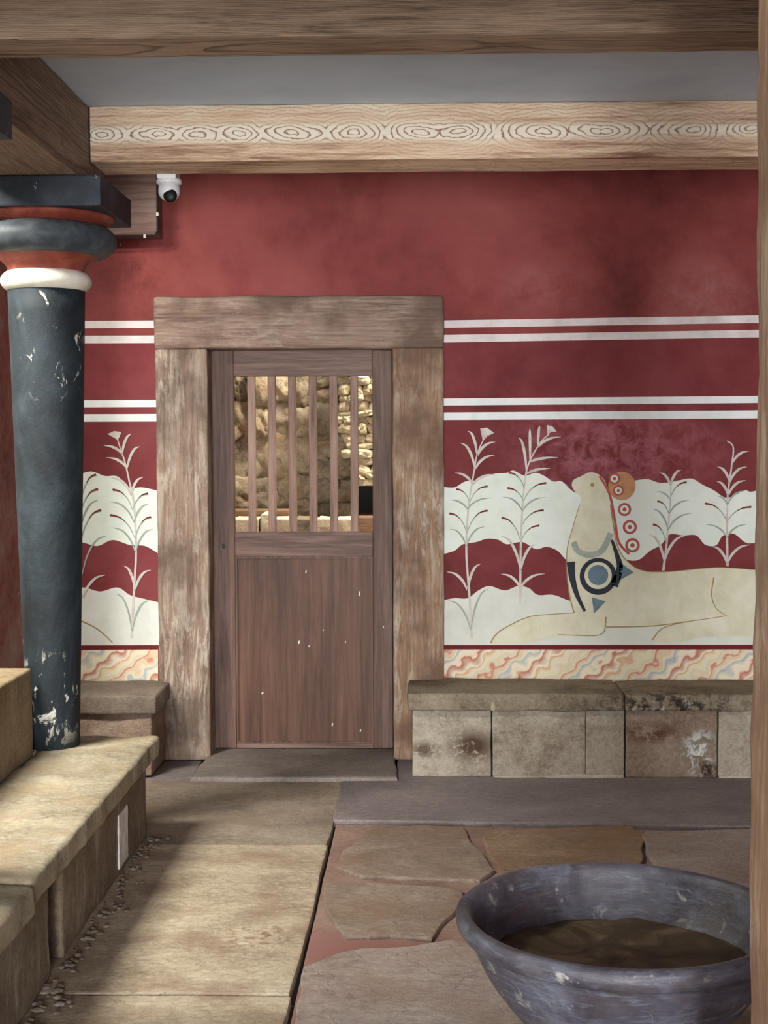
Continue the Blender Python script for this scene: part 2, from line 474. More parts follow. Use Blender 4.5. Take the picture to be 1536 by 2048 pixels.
m_block_dark = stone('brown_base_block_stone', (150, 130, 113), (112, 90, 74), (176, 158, 142), 1.5, bump=0.7,
                     spots=[(P(1300, 1465, BF), 0.15, (100, 72, 54), (0.8, 1, 2.4), 0.44), (P(1400, 1500, BF), 0.13, (126, 122, 100), (1, 1, 1), 0.42),
                            (P(1398, 1505, BF), 0.085, (226, 226, 224), (0.9, 1, 0.6), 0.46), (P(1415, 1540, BF), 0.06, (66, 54, 44), (0.8, 1, 1), 0.42)])
m_lip = stone('stained_seat_edge_stone', (140, 128, 108), (92, 80, 66), (166, 154, 134), 1.7, bump=0.8,
              spots=[(P(1330, 1412, BF), 0.34, (58, 50, 42), (0.7, 1, 3.2), 0.48), (P(1320, 1420, BF), 0.34, (220, 214, 206), (0.8, 1, 4), 0.56),
                     (P(985, 1415, BF), 0.05, (216, 206, 186), (3, 1, 1), 0.42)])
m_parapet = stone('parapet_limestone', (134, 118, 92), (104, 90, 68), (160, 144, 116), 1.3, bump=0.5, streak=(110, 92, 68))
m_boulder = stone('tan_boulder_stone', (188, 170, 140), (126, 106, 82), (220, 205, 174), 2.2, bump=1.0, tint=(172, 142, 108))
m_boulder2 = stone('grey_tan_boulder_stone', (168, 152, 126), (114, 102, 82), (204, 190, 160), 2.2, bump=1.0, tint=(150, 134, 100))
m_rubble = stone('pale_rubble_stone', (216, 202, 164), (170, 150, 114), (236, 226, 192), 3.0, bump=0.9)
m_mortar_pale = stone('pale_mortar', (184, 174, 162), (150, 140, 128), (214, 206, 196), 3.0)
m_mortar = stone('brown_mortar', (140, 114, 82), (104, 82, 56), (164, 138, 106), 3.0)
m_paleblock = stone('pale_cut_stone', (222, 208, 172), (196, 178, 140), (236, 226, 198), 2.0, bump=0.5)

def column_paint():
    m = M('blue_black_column_paint')
    n = m.noise(m.mp(scale=(1, 1, 0.5)), scale=5, detail=7, rough=0.65, dist=0.5)
    col = m.ramp(n, [(0.35, lin((20, 24, 28))), (0.52, lin((35, 44, 50))), (0.7, lin((57, 67, 73)))])
    for c, r, sq, lo in (((0.0, -0.10, 0.185), 0.17, (1.0, 1, 0.8), 0.545), ((0.06, -0.1, 1.55), 0.24, (1.6, 1, 0.8), 0.60)):
        g = m.math('MULTIPLY', m.spot(c, r, sq, 0.5), m.ramp(m.noise(m.mp(scale=(1, 1, 0.7)), scale=17, detail=8, rough=0.72, dist=0.7), [(lo, 0.0), (lo + 0.04, 1.0)]))
        col = m.mix(g, col, lin((200, 198, 188)))
    sp = m.noise(m.mp(scale=(1, 1, 0.3), loc=(3, 3, 3)), scale=34, detail=1)
    col = m.mix(m.ramp(sp, [(0.80, 0.0), (0.82, 0.8)]), col, lin((205, 205, 200)))
    return m.done(col, m.ramp(n, [(0.3, 0.55), (0.7, 0.75)]), m.bump(m.noise(scale=26, detail=8, rough=0.7), 0.45, 0.008), 0.3)
m_col = column_paint()
m_col_red = paint('brick_red_capital_paint', (126, 58, 45), (104, 43, 33), (150, 84, 70), 0.55, scale=1.5)
m_col_white = paint('white_ring_paint', (214, 210, 196), (192, 188, 172), (228, 224, 214), 0.6, scale=2)
m_col_dark = paint('slate_blue_capital_paint', (58, 64, 70), (42, 48, 56), (84, 90, 94), 0.55, scale=2)
def abacus_paint():
    m = M('dark_abacus_paint')
    n = m.noise(scale=9, detail=7, rough=0.65)
    col = m.ramp(n, [(0.3, lin((28, 32, 40))), (0.5, lin((38, 44, 54))), (0.7, lin((58, 64, 74)))])
    fl = m.noise(m.mp(scale=(1.3, 1.3, 0.5), loc=(2, 4, 1)), scale=30, detail=4, rough=0.6)
    col = m.mix(m.ramp(fl, [(0.70, 0.0), (0.73, 0.85)]), col, lin((196, 194, 186)))
    return m.done(col, 0.6, m.bump(n, 0.2, 0.004))
m_abacus = abacus_paint()

def bowl_mat():
    m = M('purple_grey_bowl_stone')
    n = m.noise(scale=6, detail=7, rough=0.65, dist=0.8)
    col = m.ramp(n, [(0.33, lin((62, 58, 66))), (0.5, lin((84, 82, 92))), (0.68, lin((110, 113, 124)))])
    fib = m.noise(m.mp(scale=(1, 1, 6)), scale=11, detail=8, rough=0.75, dist=0.5)
    col = m.mix(m.ramp(fib, [(0.5, 0.0), (0.70, 0.5)]), col, lin((144, 150, 162)))
    col = m.mix(m.ramp(m.noise(m.mp(scale=(1, 1, 4), loc=(7, 1, 3)), scale=9, detail=9, rough=0.8), [(0.54, 0.0), (0.62, 0.65)]), col, lin((62, 60, 66)))
    sp = m.noise(scale=15, detail=6, rough=0.6, dist=1.0)
    col = m.mix(m.ramp(sp, [(0.62, 0.0), (0.69, 0.7)]), col, lin((184, 180, 172)))
    br = m.noise(m.mp(loc=(3, 6, 1)), scale=9, detail=6)
    col = m.mix(m.ramp(br, [(0.5, 0.0), (0.66, 0.6)]), col, lin((84, 72, 70)))
    return m.done(col, 0.40, m.bump(m.math('ADD', fib, m.noise(scale=30, detail=6)), 0.35, 0.006), 0.5)
m_bowl = bowl_mat()
def mud_mat():
    m = M('muddy_bowl_bottom')
    n = m.noise(scale=6, detail=6, rough=0.65, dist=1.0)
    col = m.ramp(n, [(0.36, lin((56, 44, 32))), (0.52, lin((84, 70, 52))), (0.68, lin((116, 102, 80)))])
    return m.done(col, 0.55, m.bump(n, 0.5, 0.01))
m_mud = mud_mat()
m_cam_white = paint('white_plastic', (226, 230, 232), rough=0.35)
m_cam_black = paint('black_lens', (14, 14, 16), rough=0.5)
m_cable = paint('dark_cable', (34, 30, 30), rough=0.5)
m_clip = paint('white_cable_clip', (220, 216, 210), rough=0.5)
m_iron = paint('dark_iron', (44, 36, 34), rough=0.5)
m_white_mark = paint('white_limewash', (206, 204, 200), scale=5)

# ------------------------------------------------------------------ room shell
WY = 6.75           # painted back wall
FY = 6.70           # face of the door frame
DY = 6.855          # face of the door
XL, XR = -1.80, 2.6
jl0, jl1 = XX(314, 1050, FY), XX(417, 1050, FY)
jr0, jr1 = XX(786, 1050, FY), XX(888, 1050, FY)
lz0, lz1 = ZZ(600, 697, FY), ZZ(600, 592, FY)
TOPZ = 3.05

# wall_back with the doorway cut out
bm = bmesh.new()
def add_box(bm, x0, x1, y0, y1, z0, z1):
    g = bmesh.ops.create_cube(bm, size=1.0)['verts']
    bmesh.ops.scale(bm, vec=(x1 - x0, y1 - y0, z1 - z0), verts=g)
    bmesh.ops.translate(bm, vec=((x0 + x1) / 2, (y0 + y1) / 2, (z0 + z1) / 2), verts=g)
add_box(bm, XL - 0.3, jl1 - 0.03, WY, WY + 0.25, -0.1, TOPZ)
add_box(bm, jr0 + 0.03, XR + 0.2, WY, WY + 0.25, -0.1, TOPZ)
add_box(bm, jl1 - 0.03, jr0 + 0.03, WY, WY + 0.25, lz0 + 0.03, TOPZ)
wall = new_obj('wall_back', bm, m_red)
tag(wall, 'red painted back wall with pale stripes and a frieze around the door', 'wall', kind='structure')

bm = box_bm(XL - 0.3, XL, 5.62, WY, -0.1, TOPZ)
o = tag(new_obj('wall_left', bm, m_red_worn), 'worn dark red side wall behind the dark column', 'wall', kind='structure')
bm = box_bm(XR, XR + 0.2, -0.2, WY, -0.1, TOPZ)
o = tag(new_obj('wall_right', bm, m_red), 'red side wall to the right of the basin', 'wall', kind='structure')
bm = box_bm(-3.5, -3.3, 1.0, 7.0, -0.1, 3.3)
tag(new_obj('wall_basin', bm, m_white_wall), 'pale plaster wall of the light well beyond the parapet', 'wall', kind='structure')

# ceiling: between the beams, behind them and over the viewer
bm = bmesh.new()
add_box(bm, -1.60, XR + 0.2, 3.55, 5.44, ZZ(768, 207, 5.175) + 0.001, 2.93)
add_box(bm, XL - 0.3, XR + 0.2, 5.36, 7.0, 2.96, 3.10)
add_box(bm, -1.60, XR + 0.2, 0.6, 3.62, 2.93, 3.05)
tag(new_obj('ceiling', bm, m_ceil), 'plain grey painted ceiling between the wooden beams', 'ceiling', kind='structure')

# floor: dark bed, then the slabs set in it as parts
floor = new_obj('floor', box_bm(-3.5, XR + 0.2, -1.2, WY + 0.3, -0.16, -0.03), m_gap)
tag(floor, 'old stone paved floor of cream slabs and brown flagstones', 'floor', kind='structure')
def jitter(pts, n=6, amt=0.006, seed=0):
    """irregular broken edge along a closed plan outline"""
    out = []
    k = len(pts)
    for i in range(k):
        a, b = Vector(pts[i]), Vector(pts[(i + 1) % k])
        m = max(2, int((b - a).length / 0.05))
        for j in range(m):
            p = a.lerp(b, j / m)
            q = Vector((p.x * 7 + seed, p.y * 7, seed * 1.3))
            out.append((p.x + amt * mnoise.noise(q), p.y + amt * mnoise.noise(q + Vector((9, 4, 2)))))
    return out
def slab(name, pix, mat, z0, z1, seed, amt=0.008, plan=None, bev=0.008):
    pts = plan or [tuple(PZ(x, y, z1).xy) for x, y in pix]
    o = new_obj(name, prism_bm(jitter(pts, amt=amt, seed=seed), z0, z1, bev), mat, floor)
    return o
BX = -1.065                                       # face of the left bench base
eL = [PZ(668, 1641).xy, PZ(571, 2048).xy]          # line between cream slabs and flagstones
def edge_x(Y):
    t = (Y - eL[0].y) / (eL[1].y - eL[0].y)
    return eL[0].x + t * (eL[1].x - eL[0].x)
yb = PZ(500, 1562).y                               # back border front of threshold
y1, y2 = PZ(480, 1690).y, PZ(380, 1990).y
ys = eL[0].y
xw = -1.55
slab('floor_slab', None, m_floor_mid, -0.05, 0.0, 1, plan=[(xw, y1 + .004), (edge_x(y1) - .004, y1 + .004), (edge_x(ys), ys + .004), (edge_x(ys), yb), (xw, yb)])
slab('floor_slab', None, m_floor_slab, -0.05, 0.003, 2, plan=[(xw, y2 + .004), (edge_x(y2) - .003, y2 + .004), (edge_x(y1) - .003, y1 - .002), (xw, y1 - .002)])
slab('floor_slab', None, m_floor_slab, -0.05, 0.0, 3, plan=[(xw, 0.4), (edge_x(0.4) - .003, 0.4), (edge_x(y2) - .003, y2 - .002), (xw, y2 - .002)])
slab('border_slab', None, m_border, -0.05, 0.004, 4, plan=[(edge_x(ys) - .006, ys + .004), (2.55, PZ(1500, 1655).y - 0.05), (2.55, WY), (jr0 + 0.02, WY), (jr0 + 0.02, yb), (edge_x(ys) - .006, yb)], amt=0.004)
slab('floor_slab', None, m_border, -0.05, 0.0, 5, plan=[(XL, yb + .003), (jl0 - 0.06, yb + .003), (jl0 - 0.02, WY), (XL, WY)])
slab('floor_slab', None, m_border, -0.05, -0.004, 6, plan=[(jl0 - 0.055, yb + .003), (jl1 - 0.03, yb + .003), (jl1 - 0.05, WY), (jl0 - 0.02, WY)])
# plaster bed of the flagstones
bed = [(edge_x(ys) + .008, ys - .004), (2.55, PZ(1500, 1655).y - 0.06), (2.55, 0.4), (edge_x(0.4) + .008, 0.4)]
slab('red_plaster_bed', None, m_joint, -0.05, -0.014, 7, plan=bed, amt=0.002)
flags = [
    (m_flag, [(692, 1702), (716, 1680), (742, 1662), (830, 1651), (922, 1655), (945, 1690), (982, 1738), (958, 1757), (735, 1750), (672, 1730)]),
    (m_flag2, [(968, 1676), (976, 1662), (1100, 1658), (1262, 1653), (1282, 1676), (1276, 1735), (1255, 1775), (1030, 1775), (1000, 1745), (985, 1712)]),
    (m_flag3, [(1288, 1672), (1300, 1664), (1500, 1657), (1760, 1662), (1790, 1800), (1390, 1790), (1318, 1750)]),
    (m_flag, [(654, 1764), (745, 1764), (919, 1780), (926, 1800), (902, 1826), (861, 1874), (780, 1868), (694, 1871), (676, 1848), (655, 1826)]),
    (m_flag3, [(616, 1936), (680, 1912), (736, 1899), (826, 1899), (896, 1884), (950, 1898), (1010, 1960), (1120, 2030), (1220, 2200), (1100, 2420), (560, 2420), (596, 2060)]),
    (m_flag, [(1000, 1800), (1280, 1790), (1500, 1815), (1560, 1880), (1480, 1960), (1100, 1990), (985, 1900)]),
    (m_flag2, [(1520, 1815), (1800, 1820), (1900, 2000), (1560, 2000), (1590, 1880)]),
    (m_flag, [(1150, 2030), (1480, 1990), (1560, 2030), (1900, 2040), (2000, 2420), (1160, 2420), (1260, 2200)]),
]
for i, (mm, px) in enumerate(flags):
    cx_, cy_ = sum(q[0] for q in px) / len(px), sum(q[1] for q in px) / len(px)
    px = [(cx_ + (q[0] - cx_) * 1.035, cy_ + (q[1] - cy_) * 1.035) for q in px]
    slab('flagstone', px, mm, -0.05, 0.0 + 0.002 * (i % 3), 20 + i, amt=0.016, bev=0.007)

# worn threshold under the door
th = new_obj('threshold', prism_bm(jitter([(jl1 - 0.03, yb - 0.02), (jr0 + 0.02, yb - 0.01), (jr0 + 0.0, WY + .24), (jl1 - 0.01, WY + .24)], amt=0.012, seed=40), -0.03, 0.022, 0.014), m_thresh)
tag(th, 'worn dark grey stone threshold under the wooden door', 'threshold')

# ------------------------------------------------------------------ wall painting (parts of the wall)
def W(px, py, lay=1):
    return P(px, py, WY - 0.0012 * lay)
def painted(name, polys, mat, lay=1, label=None):
    bm = bmesh.new()
    for pts in polys: poly_into(bm, [W(x, y, lay) for x, y in pts])
    o = new_obj(name, bm, mat, wall)
    if label: o['label'] = label
    return o
def c7(x, y): return (860 + x / 2.272, 820 + y / 2.272)

fl, fr_ = 20, 1800      # how far the painted bands run behind column and post, in photo pixels
def hband(yl_l, yr_l, ys0, ys1, h_l, h_r):
    """horizontal band left and right of the door frame"""
    return [[(fl, yl_l), (316, yr_l), (316, yr_l + h_l), (fl, yl_l + h_l)], [(884, ys0), (1505, ys1), (fr_, ys1 - 5), (fr_, ys1 - 5 + h_r), (1505, ys1 + h_r), (884, ys0 + h_l)]]
painted('painted_field', [[(fl, 684), (318, 684), (318, 1292), (fl, 1292)], [(884, 680), (1505, 671), (fr_, 666), (fr_, 1290), (884, 1292)]], m_red_field, 0.5, 'darker red field of the frieze')
for (a, b, c, d, h1, h2) in ((643, 641, 641, 631, 15, 15), (672, 671, 670, 660, 15, 15)):
    painted('painted_stripe', hband(a, b, c, d, h1, h2), m_stripe_top, 1)
for (a, b, c, d, h1, h2) in ((801, 800, 797, 792, 14, 14), (829, 828, 825, 821, 15, 16)):
    painted('painted_stripe', hband(a, b, c, d, h1, h2), m_stripe_low, 1)

def wavy(px): return catmull([(x, y, 0) for x, y in px], 6)
R1 = [c7(*p) for p in ((50, 348), (110, 352), (160, 325), (220, 318), (280, 292), (350, 285), (380, 275), (430, 298), (480, 285), (520, 300), (560, 325), (600, 325), (650, 370), (700, 380), (800, 360), (870, 335), (935, 320), (990, 315), (1040, 330), (1090, 328), (1140, 318), (1190, 312), (1240, 340), (1290, 365), (1340, 398), (1380, 390), (1430, 365), (1470, 370), (1600, 330), (1750, 350), (1900, 320), (2140, 360))]
R2 = [c7(*p) for p in ((50, 657), (110, 640), (150, 610), (210, 600), (260, 585), (310, 590), (350, 610), (420, 600), (480, 632), (530, 622), (580, 640), (640, 690), (760, 660), (860, 660), (900, 682), (950, 680), (1000, 640), (1050, 612), (1090, 565), (1150, 570), (1210, 570), (1250, 612), (1300, 615), (1330, 572), (1380, 562), (1430, 600), (1470, 605), (1600, 590), (1750, 640), (1900, 600), (2140, 650))]
R3 = [c7(*p) for p in ((50, 867), (110, 855), (170, 855), (220, 820), (270, 800), (340, 820), (400, 800), (450, 810), (490, 840), (560, 840), (630, 865), (700, 880), (900, 860), (1200, 900), (1470, 880), (1700, 900), (2140, 870))]
L1 = [(20, 955), (60, 940), (110, 960), (165, 946), (185, 943), (210, 952), (235, 953), (258, 975), (285, 975), (318, 982)]
L2 = [(20, 1090), (70, 1100), (120, 1080), (165, 1085), (195, 1092), (225, 1080), (260, 1090), (290, 1092), (318, 1108)]
L3 = [(20, 1180), (80, 1170), (130, 1188), (165, 1175), (200, 1183), (235, 1175), (260, 1190), (290, 1198), (318, 1205)]
def xy(v): return [(p.x, p.y) for p in v]
painted('painted_wave_band', [xy(wavy(R1)) + xy(wavy(R2))[::-1], xy(wavy(L1)) + xy(wavy(L2))[::-1]], m_wave, 1, 'pale wavy band')
painted('painted_ground', [xy(wavy(R3)) + [(fr_, 1289), (884, 1290)], xy(wavy(L3)) + [(318, 1290), (20, 1291)]], m_ground, 1, 'grey cream ground')
painted('painted_line', hband(1292, 1290, 1290, 1291, 9, 8), m_maroon, 2, 'maroon line')
painted('painted_dado', hband(1300, 1299, 1298, 1299, 64, 70), m_marble, 1, 'marbled dado of wavy diagonal veins')

def ribbon(pts, w0, w1, n=10, blunt=False):
    """tapered brush stroke through the points"""
    c = catmull([(x, y, 0) for x, y in pts], n)
    L, Rr = [], []
    k = len(c) - 1
    for i, p in enumerate(c):
        d = c[min(i + 1, k)] - c[max(i - 1, 0)]
        nrm = Vector((-d.y, d.x, 0)).normalized()
        t = i / k
        w = w0 + (w1 - w0) * t
        L.append((p.x + nrm.x * w / 2, p.y + nrm.y * w / 2))
        Rr.append((p.x - nrm.x * w / 2, p.y - nrm.y * w / 2))
    return L + Rr[::-1]
def leaf(b, t, wid=5.0, tipw=None):
    """leaf springing from b and drooping to its tip t"""
    dx, dy = t[0] - b[0], t[1] - b[1]
    m1 = (b[0] + dx * 0.22, b[1] + dy * 0.50)
    m2 = (b[0] + dx * 0.58, b[1] + dy * 0.88)
    c = catmull([(*b, 0), (*m1, 0), (*m2, 0), (*t, 0)], 7)
    L, Rr = [], []
    k = len(c) - 1
    for i, p in enumerate(c):
        d = c[min(i + 1, k)] - c[max(i - 1, 0)]
        nrm = Vector((-d.y, d.x, 0)).normalized()
        s = i / k
        w = wid * (0.35 + 1.3 * s * (1 - s) * 2) * (1 - s ** 4) + (tipw or 0.4) * s
        L.append((p.x + nrm.x * w / 2, p.y + nrm.y * w / 2))
        Rr.append((p.x - nrm.x * w / 2, p.y - nrm.y * w / 2))
    return L + Rr[::-1]

def plant(stem, leaves, flower=None, cv=c7):
    st = [cv(*p) for p in stem]
    o = painted('painted_plant', [ribbon(st, 5.0, 2.2)], m_leaf_light, 3, 'painted reed plant')
    by = {'l': [], 'g': [], 'r': []}
    for b, tips, k in leaves:
        for t in tips:
            bb, tt = cv(*b), cv(*t)
            if k == 'r':
                by['g'].append(leaf(bb, tt, 2.2))
                dx, dy = tt[0] - bb[0], tt[1] - bb[1]
                by['r'].append(ribbon([(bb[0] + dx * f, bb[1] + dy * g) for f, g in ((0.42, 0.74), (0.58, 0.88), (0.78, 0.96), (1.0, 1.0))], 1.2, 4.2))
            else:
                by[k].append(leaf(bb, tt, 5.6 if k == 'l' else 3.6))
    if flower: by['l'].append([cv(*p) for p in flower])
    for k, nm, mm in (('l', 'painted_pale_leaves', m_leaf_light), ('g', 'painted_grey_leaves', m_leaf_grey), ('r', 'painted_red_leaves', m_leaf_red)):
        if by[k]:
            bm = bmesh.new()
            for pts in by[k]: poly_into(bm, [W(x, y, 5 if k == 'r' else 4) for x, y in pts])
            new_obj(nm, bm, mm, o)

plant([(190, 1040), (178, 830), (165, 640), (175, 440), (200, 280), (215, 200), (245, 130)],
      [((185, 1000), [(80, 865), (268, 812)], 'g'), ((170, 820), [(75, 735), (230, 700)], 'l'), ((165, 620), [(90, 540), (250, 530)], 'g'),
       ((168, 560), [(88, 470), (262, 457)], 'r'), ((170, 450), [(88, 408), (275, 400)], 'g'), ((180, 420), [(120, 360), (262, 347)], 'r'),
       ((195, 340), [(112, 285), (295, 292)], 'l'), ((205, 270), [(137, 150), (295, 205)], 'l'), ((215, 210), [(172, 95), (297, 145)], 'l')],
      [(228, 85), (258, 80), (292, 104), (262, 118), (240, 142)])
plant([(408, 880), (410, 800), (412, 640), (418, 480), (430, 330), (450, 240), (500, 150), (540, 110)],
      [((410, 810), [(322, 745), (522, 744)], 'l'), ((412, 730), [(320, 572), (485, 610)], 'l'), ((412, 600), [(325, 490), (497, 525)], 'r'),
       ((415, 530), [(517, 455)], 'r'), ((420, 460), [(330, 395), (525, 397)], 'g'), ((425, 415), [(352, 355), (528, 332)], 'r'),
       ((430, 360), [(358, 285)], 'r'), ((440, 290), [(402, 125), (548, 265)], 'l'), ((455, 235), [(582, 215), (453, 85)], 'l'), ((490, 170), [(595, 122), (500, 73)], 'l')],
      [(530, 68), (556, 74), (576, 98), (548, 100), (534, 116)])
plant([(1060, 730), (1075, 610), (1085, 500), (1092, 420), (1095, 320)],
      [((1065, 690), [(995, 567), (1165, 570)], 'l'), ((1075, 610), [(1013, 520)], 'r'), ((1082, 545), [(1010, 450), (1190, 470)], 'g'),
       ((1088, 480), [(1033, 415)], 'r'), ((1088, 470), [(1180, 410)], 'g'), ((1092, 410), [(1030, 370)], 'g'), ((1092, 400), [(1167, 328)], 'r'),
       ((1093, 345), [(1042, 285), (1143, 272)], 'l')])
plant([(1352, 710), (1350, 580), (1352, 400), (1370, 260), (1378, 170), (1350, 140)],
      [((1350, 700), [(1280, 620), (1455, 612)], 'l'), ((1350, 580), [(1255, 520), (1440, 520)], 'g'), ((1350, 510), [(1250, 425), (1460, 440)], 'r'),
       ((1352, 430), [(1300, 390), (1432, 367)], 'g'), ((1355, 390), [(1303, 325), (1435, 320)], 'l'), ((1362, 330), [(1305, 258), (1440, 258)], 'l'), ((1375, 240), [(1450, 187)], 'l')])
ident = lambda x, y: (x, y)
plant([(263, 1275), (268, 1180), (272, 1100), (268, 1010), (258, 960), (250, 925), (240, 895), (233, 872)],
      [((264, 1262), [(232, 1187), (299, 1200)], 'g'), ((270, 1180), [(247, 1132), (302, 1140)], 'l'), ((271, 1105), [(225, 1055), (306, 1058)], 'g'),
       ((270, 1078), [(220, 1030), (302, 1034)], 'r'), ((268, 1045), [(220, 1003), (297, 1008)], 'g'), ((265, 1020), [(296, 987), (225, 979)], 'r'),
       ((262, 990), [(222, 955), (286, 955)], 'l'), ((254, 937), [(212, 915), (280, 893)], 'l'), ((244, 908), [(207, 891), (263, 868)], 'l')],
      [(215, 868), (228, 862), (243, 864), (236, 880)], ident)
plant([(158, 1240), (156, 1100), (154, 1000), (152, 930)],
      [((160, 1010), [(192, 949)], 'r'), ((160, 1030), [(196, 978)], 'r'), ((160, 1060), [(196, 1000)], 'g'), ((160, 1090), [(202, 1020)], 'r'),
       ((164, 1150), [(213, 1071), (110, 1080)], 'g'), ((166, 1195), [(212, 1150), (112, 1150)], 'l')], None, ident)

# a plain reclining long-necked animal with a round medallion (a simple stand-in figure)
body = [(275, 1060), (300, 1020), (350, 985), (450, 940), (560, 928), (655, 922), (636, 850), (622, 740), (624, 630), (650, 530), (678, 440), (684, 395),
        (660, 372), (645, 345), (652, 318), (684, 302), (720, 284), (752, 286), (782, 305), (806, 350), (822, 440), (836, 540), (850, 610), (885, 675),
        (960, 728), (1080, 735), (1300, 716), (1470, 726), (1760, 740), (1800, 900), (1760, 1040), (1460, 1030), (1250, 1032), (1130, 1058), (1040, 1052),
        (1010, 1045), (1040, 1000), (1090, 975), (1000, 982), (800, 986), (785, 1015), (740, 1026), (600, 1030), (480, 1050), (380, 1062)]
an = painted('painted_animal', [xy([Vector((p.x, p.y, 0)) for p in catmull([(*c7(*q), 0) for q in body], 4, True)])], m_beast, 2, 'plain cream reclining long-necked animal')
def stroke(name, pts, w0, w1, mat, lay=3, cv=c7):
    bm = bmesh.new()
    poly_into(bm, [W(x, y, lay) for x, y in ribbon([cv(*p) for p in pts], w0, w1)])
    return new_obj(name, bm, mat, an)
for pts in ([(275, 1060), (300, 1020), (350, 985), (450, 940), (560, 928), (655, 922)], [(800, 940), (796, 986), (785, 1012), (740, 1026), (580, 1020)],
            [(800, 986), (1000, 982), (1180, 960), (1350, 935)], [(1290, 760), (1280, 840), (1300, 900), (1345, 934)], [(1010, 1045), (1060, 990), (1180, 960)],
            [(655, 922), (636, 850), (622, 740), (624, 630), (650, 530), (680, 430)], [(820, 430), (836, 540), (850, 610), (885, 675), (960, 728), (1080, 735), (1300, 716), (1470, 726)]):
    stroke('painted_outline', pts, 2.6, 1.2, m_beast_line)
def disc(name, c, r, mat, lay, sq=1.0):
    bm = bmesh.new()
    poly_into(bm, [W(*c7(c[0] + r * math.cos(a * math.pi / 18), c[1] + sq * r * math.sin(a * math.pi / 18)), lay) for a in range(36)])
    return new_obj(name, bm, mat, an)
disc('painted_eye', (738, 340), 9, m_beast_line, 4)
disc('painted_medallion', (764, 756), 84, m_navy, 4)
disc('painted_medallion_ring', (764, 752), 62, m_beast, 5)
disc('painted_medallion_centre', (764, 750), 46, m_bluegrey, 6)
stroke('painted_chest_stripe', [(640, 690), (646, 760), (668, 840), (704, 915)], 17, 5, m_navy, 4)
stroke('painted_shoulder_stripe', [(826, 590), (850, 660), (862, 720), (835, 800)], 5, 17, m_navy, 4)
for pts in ([(860, 690), (925, 738), (860, 775)], [(735, 850), (798, 870), (745, 925)]):
    bm = bmesh.new()
    poly_into(bm, [W(*c7(*p), 4) for p in pts])
    new_obj('painted_blue_patch', bm, m_bluegrey, an)
stroke('painted_collar', [(652, 600), (672, 640), (722, 658), (780, 640), (822, 560)], 12, 12, m_leaf_grey, 4)
disc('painted_plume', (872, 345), 62, m_orange, 3, 1.05)
stroke('painted_mane_edge', [(770, 300), (815, 380), (840, 500), (858, 600), (905, 655)], 5, 5, m_coral, 4)
for c, r in (((838, 312), 26), ((856, 366), 24), ((884, 452), 30), ((908, 532), 32), ((920, 615), 33)):
    disc('painted_mane_curl', c, r, m_coral, 4)
    disc('painted_curl_centre', c, r * 0.66, m_wave, 5)
    disc('painted_curl_dot', c, r * 0.3, m_coral, 6)
stroke('painted_outline', [(20, 1195), (130, 1230), (190, 1255), (225, 1285)], 3, 2, m_beast_line, 3, ident)

# ------------------------------------------------------------------ door frame, door
frame = thing('door_frame', 'weathered wooden frame around the barred door', 'door frame', (0, FY, 0), kind='structure')
rel(frame, new_obj('jamb', box_bm(jl0, jl1, FY, WY + 0.24, 0.0, lz0, 0.008, 2, 0.06, 0.003, 5, 1), m_frame, None, True))
rel(frame, new_obj('jamb', box_bm(jr0, jr1, FY, WY + 0.24, 0.004, lz0, 0.008, 2, 0.06, 0.003, 5, 2), m_frame_r, None, True))
rel(frame, new_obj('lintel', box_bm(jl0 - 0.004, jr1, FY - 0.004, WY + 0.24, lz0, lz1, 0.018, 3, 0.06, 0.004, 5, 3), m_lintel, None, True))
rel(frame, new_obj('door_gap_stop', box_bm(jl1 - 0.002, jl1 + 0.028, DY + 0.03, WY + 0.23, 0.022, lz0, 0.003), m_iron))

rel(frame, new_obj('door_gap_stop', box_bm(jr0 - 0.02, jr0 + 0.002, DY + 0.05, WY + 0.23, 0.022, lz0, 0.003), m_iron))  # added behind the right door edge to block light through the gap

dl, dr = XX(426, 1100, DY), XX(785, 1100, DY)
dz0, dz1 = 0.026, ZZ(600, 699, DY)
door = thing('door_1', 'brown wooden door with a barred opening above a plain panel', 'door', ((dl + dr) / 2, DY, 0), kind='structure')
ol, orr = XX(468, 900, DY), XX(745, 900, DY)
oz1, oz0 = ZZ(600, 752, DY), ZZ(600, 1064, DY)
pz1, pz0 = ZZ(600, 1113, DY), ZZ(600, 1487, DY)
T = 0.045
for a, b in ((dl, ol), (orr, dr)):
    rel(door, new_obj('stile', box_bm(a, b, DY, DY + T, dz0, dz1, 0.005), m_door))
for a, b in ((oz1, dz1), (pz1, oz0), (dz0, pz0)):
    rel(door, new_obj('rail', box_bm(ol, orr, DY + 0.001, DY + T, a, b, 0.004), m_door_x))
pan = rel(door, new_obj('panel', box_bm(ol, orr, DY + 0.014, DY + 0.034, pz0 - 0.002, pz1 + 0.002, 0.0), m_panel))
